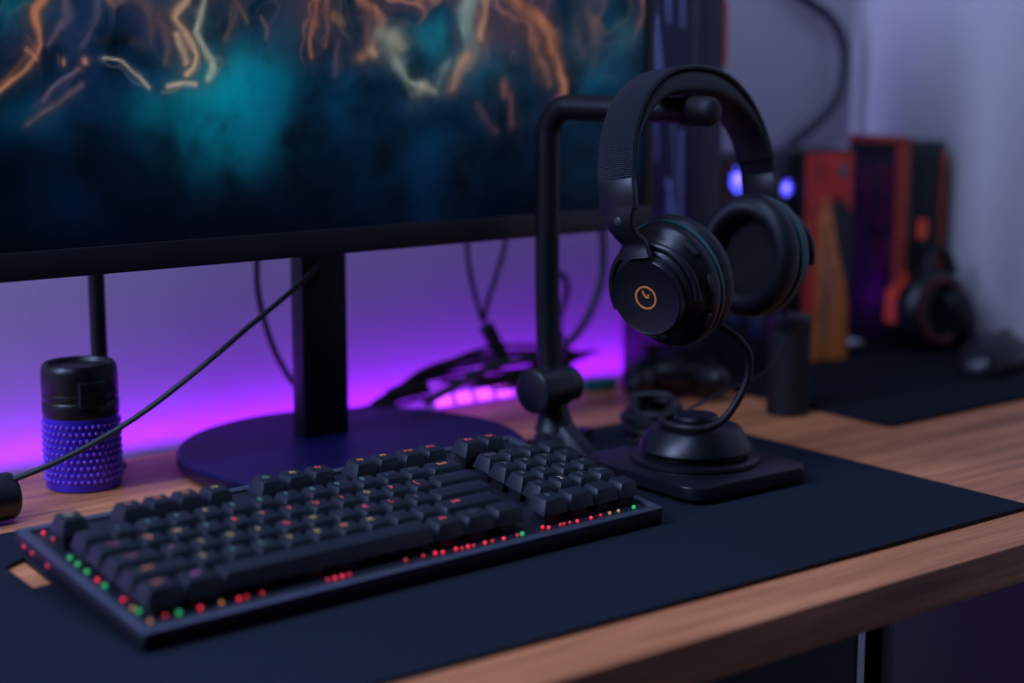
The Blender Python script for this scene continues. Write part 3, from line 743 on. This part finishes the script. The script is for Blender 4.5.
# black case with two blue lit fans
fc = thing('fan_case', 'black case with two glowing blue fans behind the headset', 'computer case', (1.175, 1.15, 0))
def fcp(mb, n, m):
    o = mb.build(n, m, fc); o.location = (-1.175, -1.15, 0); return o
fcp(MB().box(1.1225, 1.2235, 1.132, 1.19, .0036, .216, bev=.003), 'housing', mat('dark_slate_case', (.020, .026, .040), .45))
fcp(MB().box(1.1235, 1.1300, 1.130, 1.133, .15, .205, bev=.001).box(1.130, 1.150, 1.130, 1.133, .199, .207, bev=.001), 'corner_trim', mat('brown_trim', (.16, .05, .03), .5))
blue = led('blue_fan_glow', (.07, .07, 1), 2.2); bluec = led('blue_violet_hub_glow', (.22, .16, 1), 2.6)
for X, Z, rr in ((1.1445, .1935, .0155), (1.2105, .182, .0095)):
    f = fcp(MB().ring([(rr*.92, 0), (rr*1.05, 0), (rr*1.05, .004), (rr*.92, .004)], 36, M=T(X, 1.1325, Z) @ RX(90)), 'fan', blk)
    bl = MB()
    for k in range(7):
        M = T(X, 1.131, Z) @ RX(90) @ RZ(k*360/7) @ RX(24)
        bl.prism([(rr*.30, -rr*.12), (rr*.92, -rr*.34), (rr*.92, rr*.30), (rr*.30, rr*.16)], -.0004, .0004, M=M)
    bl.build('fan_blades', blue, f)
    MB().lathe([(0, 0), (rr*.36, 0), (rr*.34, .002), (0, .0026)], 24, M=T(X, 1.132, Z) @ RX(90)).build('fan_hub', bluec, f)
fcp(MB().box(1.13, 1.16, 1.130, 1.133, .05, .075, bev=.001).box(1.165, 1.185, 1.130, 1.133, .035, .06, bev=.001), 'port_cover', mat('dull_blue_cover', (.03, .035, .14), .5))

# ------------------------------------------------------------------ game boxes at the right
red = mat('red_print', lin((235, 50, 32)), .5, var=.35, scale=35)
org = mat('orange_print_board', lin((255, 128, 58)), .45, var=.4, scale=55)
coral = mat('coral_trim', lin((188, 74, 52)), .5, var=.15)
darkc = mat('dark_print', (.010, .010, .016), .5)
bx = thing('orange_box', 'upright box with red and orange printed front beside the blue fans', 'box', (1.262, 1.15, 0))
def bp(mb, n, m, **k):
    o = mb.build(n, m, bx, **k); o.location = (-1.262, -1.15, 0); return o
bp(MB().box(1.2245, 1.2985, 1.1205, 1.19, .0036, .2165, bev=.0015), 'carton', darkc)
F = T(0, 1.1203, 0) @ RX(90)
def face(poly, d=.0006): return MB().prism(poly, 0, d, M=F)
bp(face([(1.2270, .010), (1.2500, .004), (1.2500, .150), (1.2640, .150), (1.2640, .215), (1.2270, .215)]), 'red_panel', red)
bp(face([(1.2640, .150), (1.2640, .215), (1.2960, .215), (1.2960, .140), (1.2840, .150)], .0008), 'top_panel', red)
bp(face([(1.2380, .006), (1.2960, .004), (1.2940, .060), (1.2840, .105), (1.2700, .150), (1.2560, .175), (1.2460, .150), (1.2440, .080)], .0011), 'orange_figure', org)
bp(face([(1.2520, .030), (1.2620, .024), (1.2680, .080), (1.2620, .140), (1.2560, .120)], .0016), 'pale_streak', mat('pale_orange_print', lin((190, 120, 80)), .55, var=.3))
bp(face([(1.2960, .062), (1.2970, .150), (1.2760, .172), (1.2660, .160), (1.2740, .125)], .0017), 'dark_patch', darkc)
bp(MB().lathe([(0, 0), (.0065, 0), (.0065, .0025), (0, .003)], 24, M=F @ T(1.2795, .196, 0)), 'grey_knob', mat('grey_print', (.16, .15, .17), .5))

pc = thing('gaming_case', 'black computer case with coral edges in the corner by the right wall', 'computer case', (1.42, 1.16, 0))
def pcp(mb, n, m, **k):
    o = mb.build(n, m, pc, **k); o.location = (-1.42, -1.16, 0); return o
X0, X1, Y0, Y1 = 1.3850, 1.4560, 1.129, 1.205
pcp(MB().box(X0, X1, Y0, Y1, .0036, .2200, bev=.003), 'body', blk)
pcp(MB().box(X0-.0014, X0+.0005, Y0+.010, Y1-.004, .02, .205, bev=.0005), 'side_window', mat('purple_red_window', (.035, .012, .035), .3, var=.6, scale=40))
sp = mat('magenta_print', lin((96, 26, 52)), .5, var=.3)
for y0, y1, z0, z1 in ((1.142, 1.158, .165, .196), (1.144, 1.160, .128, .156), (1.142, 1.166, .085, .118), (1.168, 1.180, .14, .19)):
    pcp(MB().box(X0-.0022, X0-.001, y0, y1, z0, z1, bev=.0004), 'window_print', sp)
pcp(MB().box(X0-.0010, X0+.0110, Y0-.0012, Y1, .2185, .2260, bev=.0012), 'top_trim', coral)
tr = MB().prism([(X0-.001, .075), (X0+.0085, .075), (X0+.0085, .218), (X0-.001, .218)], 0, .0016, M=T(0, Y0+.0002, 0) @ RX(90))
pcp(tr, 'edge_trim', coral)
pcp(MB().prism([(Y0+.0005, .0740), (Y0+.0090, .0740), (Y0+.0090, .2180), (Y0+.0005, .2180)], 0, .0016, M=T(X0+.0003, 0, 0) @ Matrix(((0, 0, -1, 0), (1, 0, 0, 0), (0, 1, 0, 0), (0, 0, 0, 1)))), 'edge_trim', coral)
hot = mat('hot_coral_trim', lin((205, 70, 50)), .5, emit=(.9, .10, .05), strength=.10)
pcp(MB().prism([(X0-.001, .030), (X0-.001, .072), (X0+.0085, .084), (X0+.0085, .074), (X0+.0050, .068), (X0+.0050, .030)], 0, .003, M=T(0, Y0-.0008, 0) @ RX(90)), 'kinked_trim', hot)
pcp(MB().prism([(Y0+.001, .030), (Y0+.016, .030), (Y0+.016, .062), (Y0+.001, .076)], 0, .0020, M=T(X0+.0002, 0, 0) @ Matrix(((0, 0, -1, 0), (1, 0, 0, 0), (0, 1, 0, 0), (0, 0, 0, 1)))), 'kinked_trim', hot)
pcp(MB().box(X1-.0090, X1-.0020, Y0-.0018, Y0+.001, .085, .208, bev=.0008), 'right_trim', coral)
gr = MB().box(X0+.018, X1-.014, Y0-.0014, Y0+.001, .085, .208, bev=.0008)
for k in range(9): gr.box(X0+.022, X1-.018, Y0-.0030, Y0-.001, .094+k*.0125, .0995+k*.0125, bev=.0006)
pcp(gr, 'front_grille', blk_matte)
pcp(MB().box(X0+.024, X0+.038, Y0-.0042, Y0-.001, .118, .138, bev=.001), 'front_badge', hot)

h2 = thing('second_headset', 'black headset with dark red ear ring leaning on the case in the corner', 'headset', (1.395, 1.100, .0036))
M2 = T(.004, -.010, .043) @ RZ(-12) @ RX(82)
e2 = MB().lathe([(0, -.030), (.026, -.030), (.036, -.022), (.042, -.012), (.043, 0), (.040, .008), (.034, .012), (.030, .010), (.024, .004), (0, .003)], 48, M=M2).build('ear_cup', blk_satin, h2)
MB().ring([(.0285, .0100), (.0325, .0118), (.0340, .0135), (.0320, .0145), (.0290, .0130)], 48, M=M2).build('red_ring', mat('dark_red_ring', (.16, .02, .02), .45), e2)
MB().lathe([(0, -.02), (.030, -.02), (.036, -.008), (.034, .004), (0, .006)], 40, M=T(.030, -.010, .0365) @ RZ(80) @ RX(80)).build('ear_cup', blk_satin, h2)
pts = [(-.002, -.004, .080), (.002, .000, .096), (.018, .004, .106), (.032, .002, .098), (.038, -.004, .078)]
MB().tube(pts, .006, n=12).build('headband', blk_matte, h2)

ms = thing('computer_mouse', 'black computer mouse on the mouse mat at the right edge', 'mouse', (1.372, .995, .0036), (0, 0, R(18)))
def mouse_shell():
    mb = MB(); secs = []; n = 20
    for i in range(15):
        t = i/14; x = -.058+.116*t
        w = .031*(math.sin(PI*(.06+.88*t))**.45)*(1-.10*math.exp(-((t-.55)/.16)**2)); h = .036*(math.sin(PI*(.05+.86*t**.85))**.62)
        sec = []
        for k in range(n):
            a = 2*PI*k/n; c, s = math.cos(a), math.sin(a)
            sec.append((x, w*math.copysign(abs(c)**.75, c), max(.0006, h*(.30+.70*math.copysign(abs(s)**.8, s)))))
        secs.append(sec)
    return mb.strip(secs)
mouse_shell().build('shell', blk_satin, ms, ang=60)
MB().lathe([(0, -.0035), (.0085, -.0035), (.0090, -.002), (.0090, .002), (.0085, .0035), (0, .0035)], 28, M=T(.030, 0, .0265) @ RX(90)).build('scroll_wheel', blk_matte, ms)
MB().box(.012, .050, -.0006, .0006, .019, .0305, bev=.0003, M=T(0, 0, 0)).build('button_gap', blk_matte, ms)

# thick cable on the wall above the boxes
cable('wall_cable', [(1.270, 1.262, 1.2), (1.272, 1.262, .70), (1.278, 1.262, .50), (1.297, 1.262, .425), (1.330, 1.262, .395), (1.366, 1.262, .372), (1.4100, 1.262, .352), (1.4320, 1.262, .330), (1.4390, 1.262, .305), (1.4320, 1.262, .268), (1.4120, 1.262, .245), (1.385, 1.262, .228), (1.355, 1.262, .2100), (1.33, 1.258, .18), (1.32, 1.24, .12)], .0062, 'thick dark cable curving down the wall above the printed boxes', mat('slate_cable', (.035, .035, .06), .55))

# ------------------------------------------------------------------ light and camera
area('overhead_fill', (.25, .77, .93), (.50, .77, 0), .14, 1.2, 7.2, (.47, .60, 1.05))  # unseen fill from above, placed so the monitor shades the wall
area('left_fill', (-1.0, 1.10, 1.2), (1.4, 1.05, .2), .25, .9, 22.0, (.47, .58, 1.05))  # unseen fill from the left, added to brighten the right wall
w = bpy.data.worlds.new('room_air'); SC.world = w; w.use_nodes = True
bg = w.node_tree.nodes['Background']; bg.inputs['Color'].default_value = (.25, .28, .55, 1); bg.inputs['Strength'].default_value = .010

cd = bpy.data.cameras.new('camera'); cam = bpy.data.objects.new('camera', cd); COL.objects.link(cam)
cd.sensor_width = 36; cd.lens = 1662/1024*36; cd.clip_start = .02
cam.location = (0, 0, .315)
cam.rotation_euler = (R(90)-.17355, 0, -R(37.6))
cd.dof.use_dof = True; cd.dof.focus_distance = 1.125; cd.dof.aperture_fstop = 2.4; cd.dof.aperture_blades = 9
SC.camera = cam
SC.view_settings.view_transform = 'Standard'; SC.view_settings.look = 'None'
SC.view_settings.exposure = 0; SC.view_settings.gamma = 1; SC.view_settings.use_curve_mapping = False
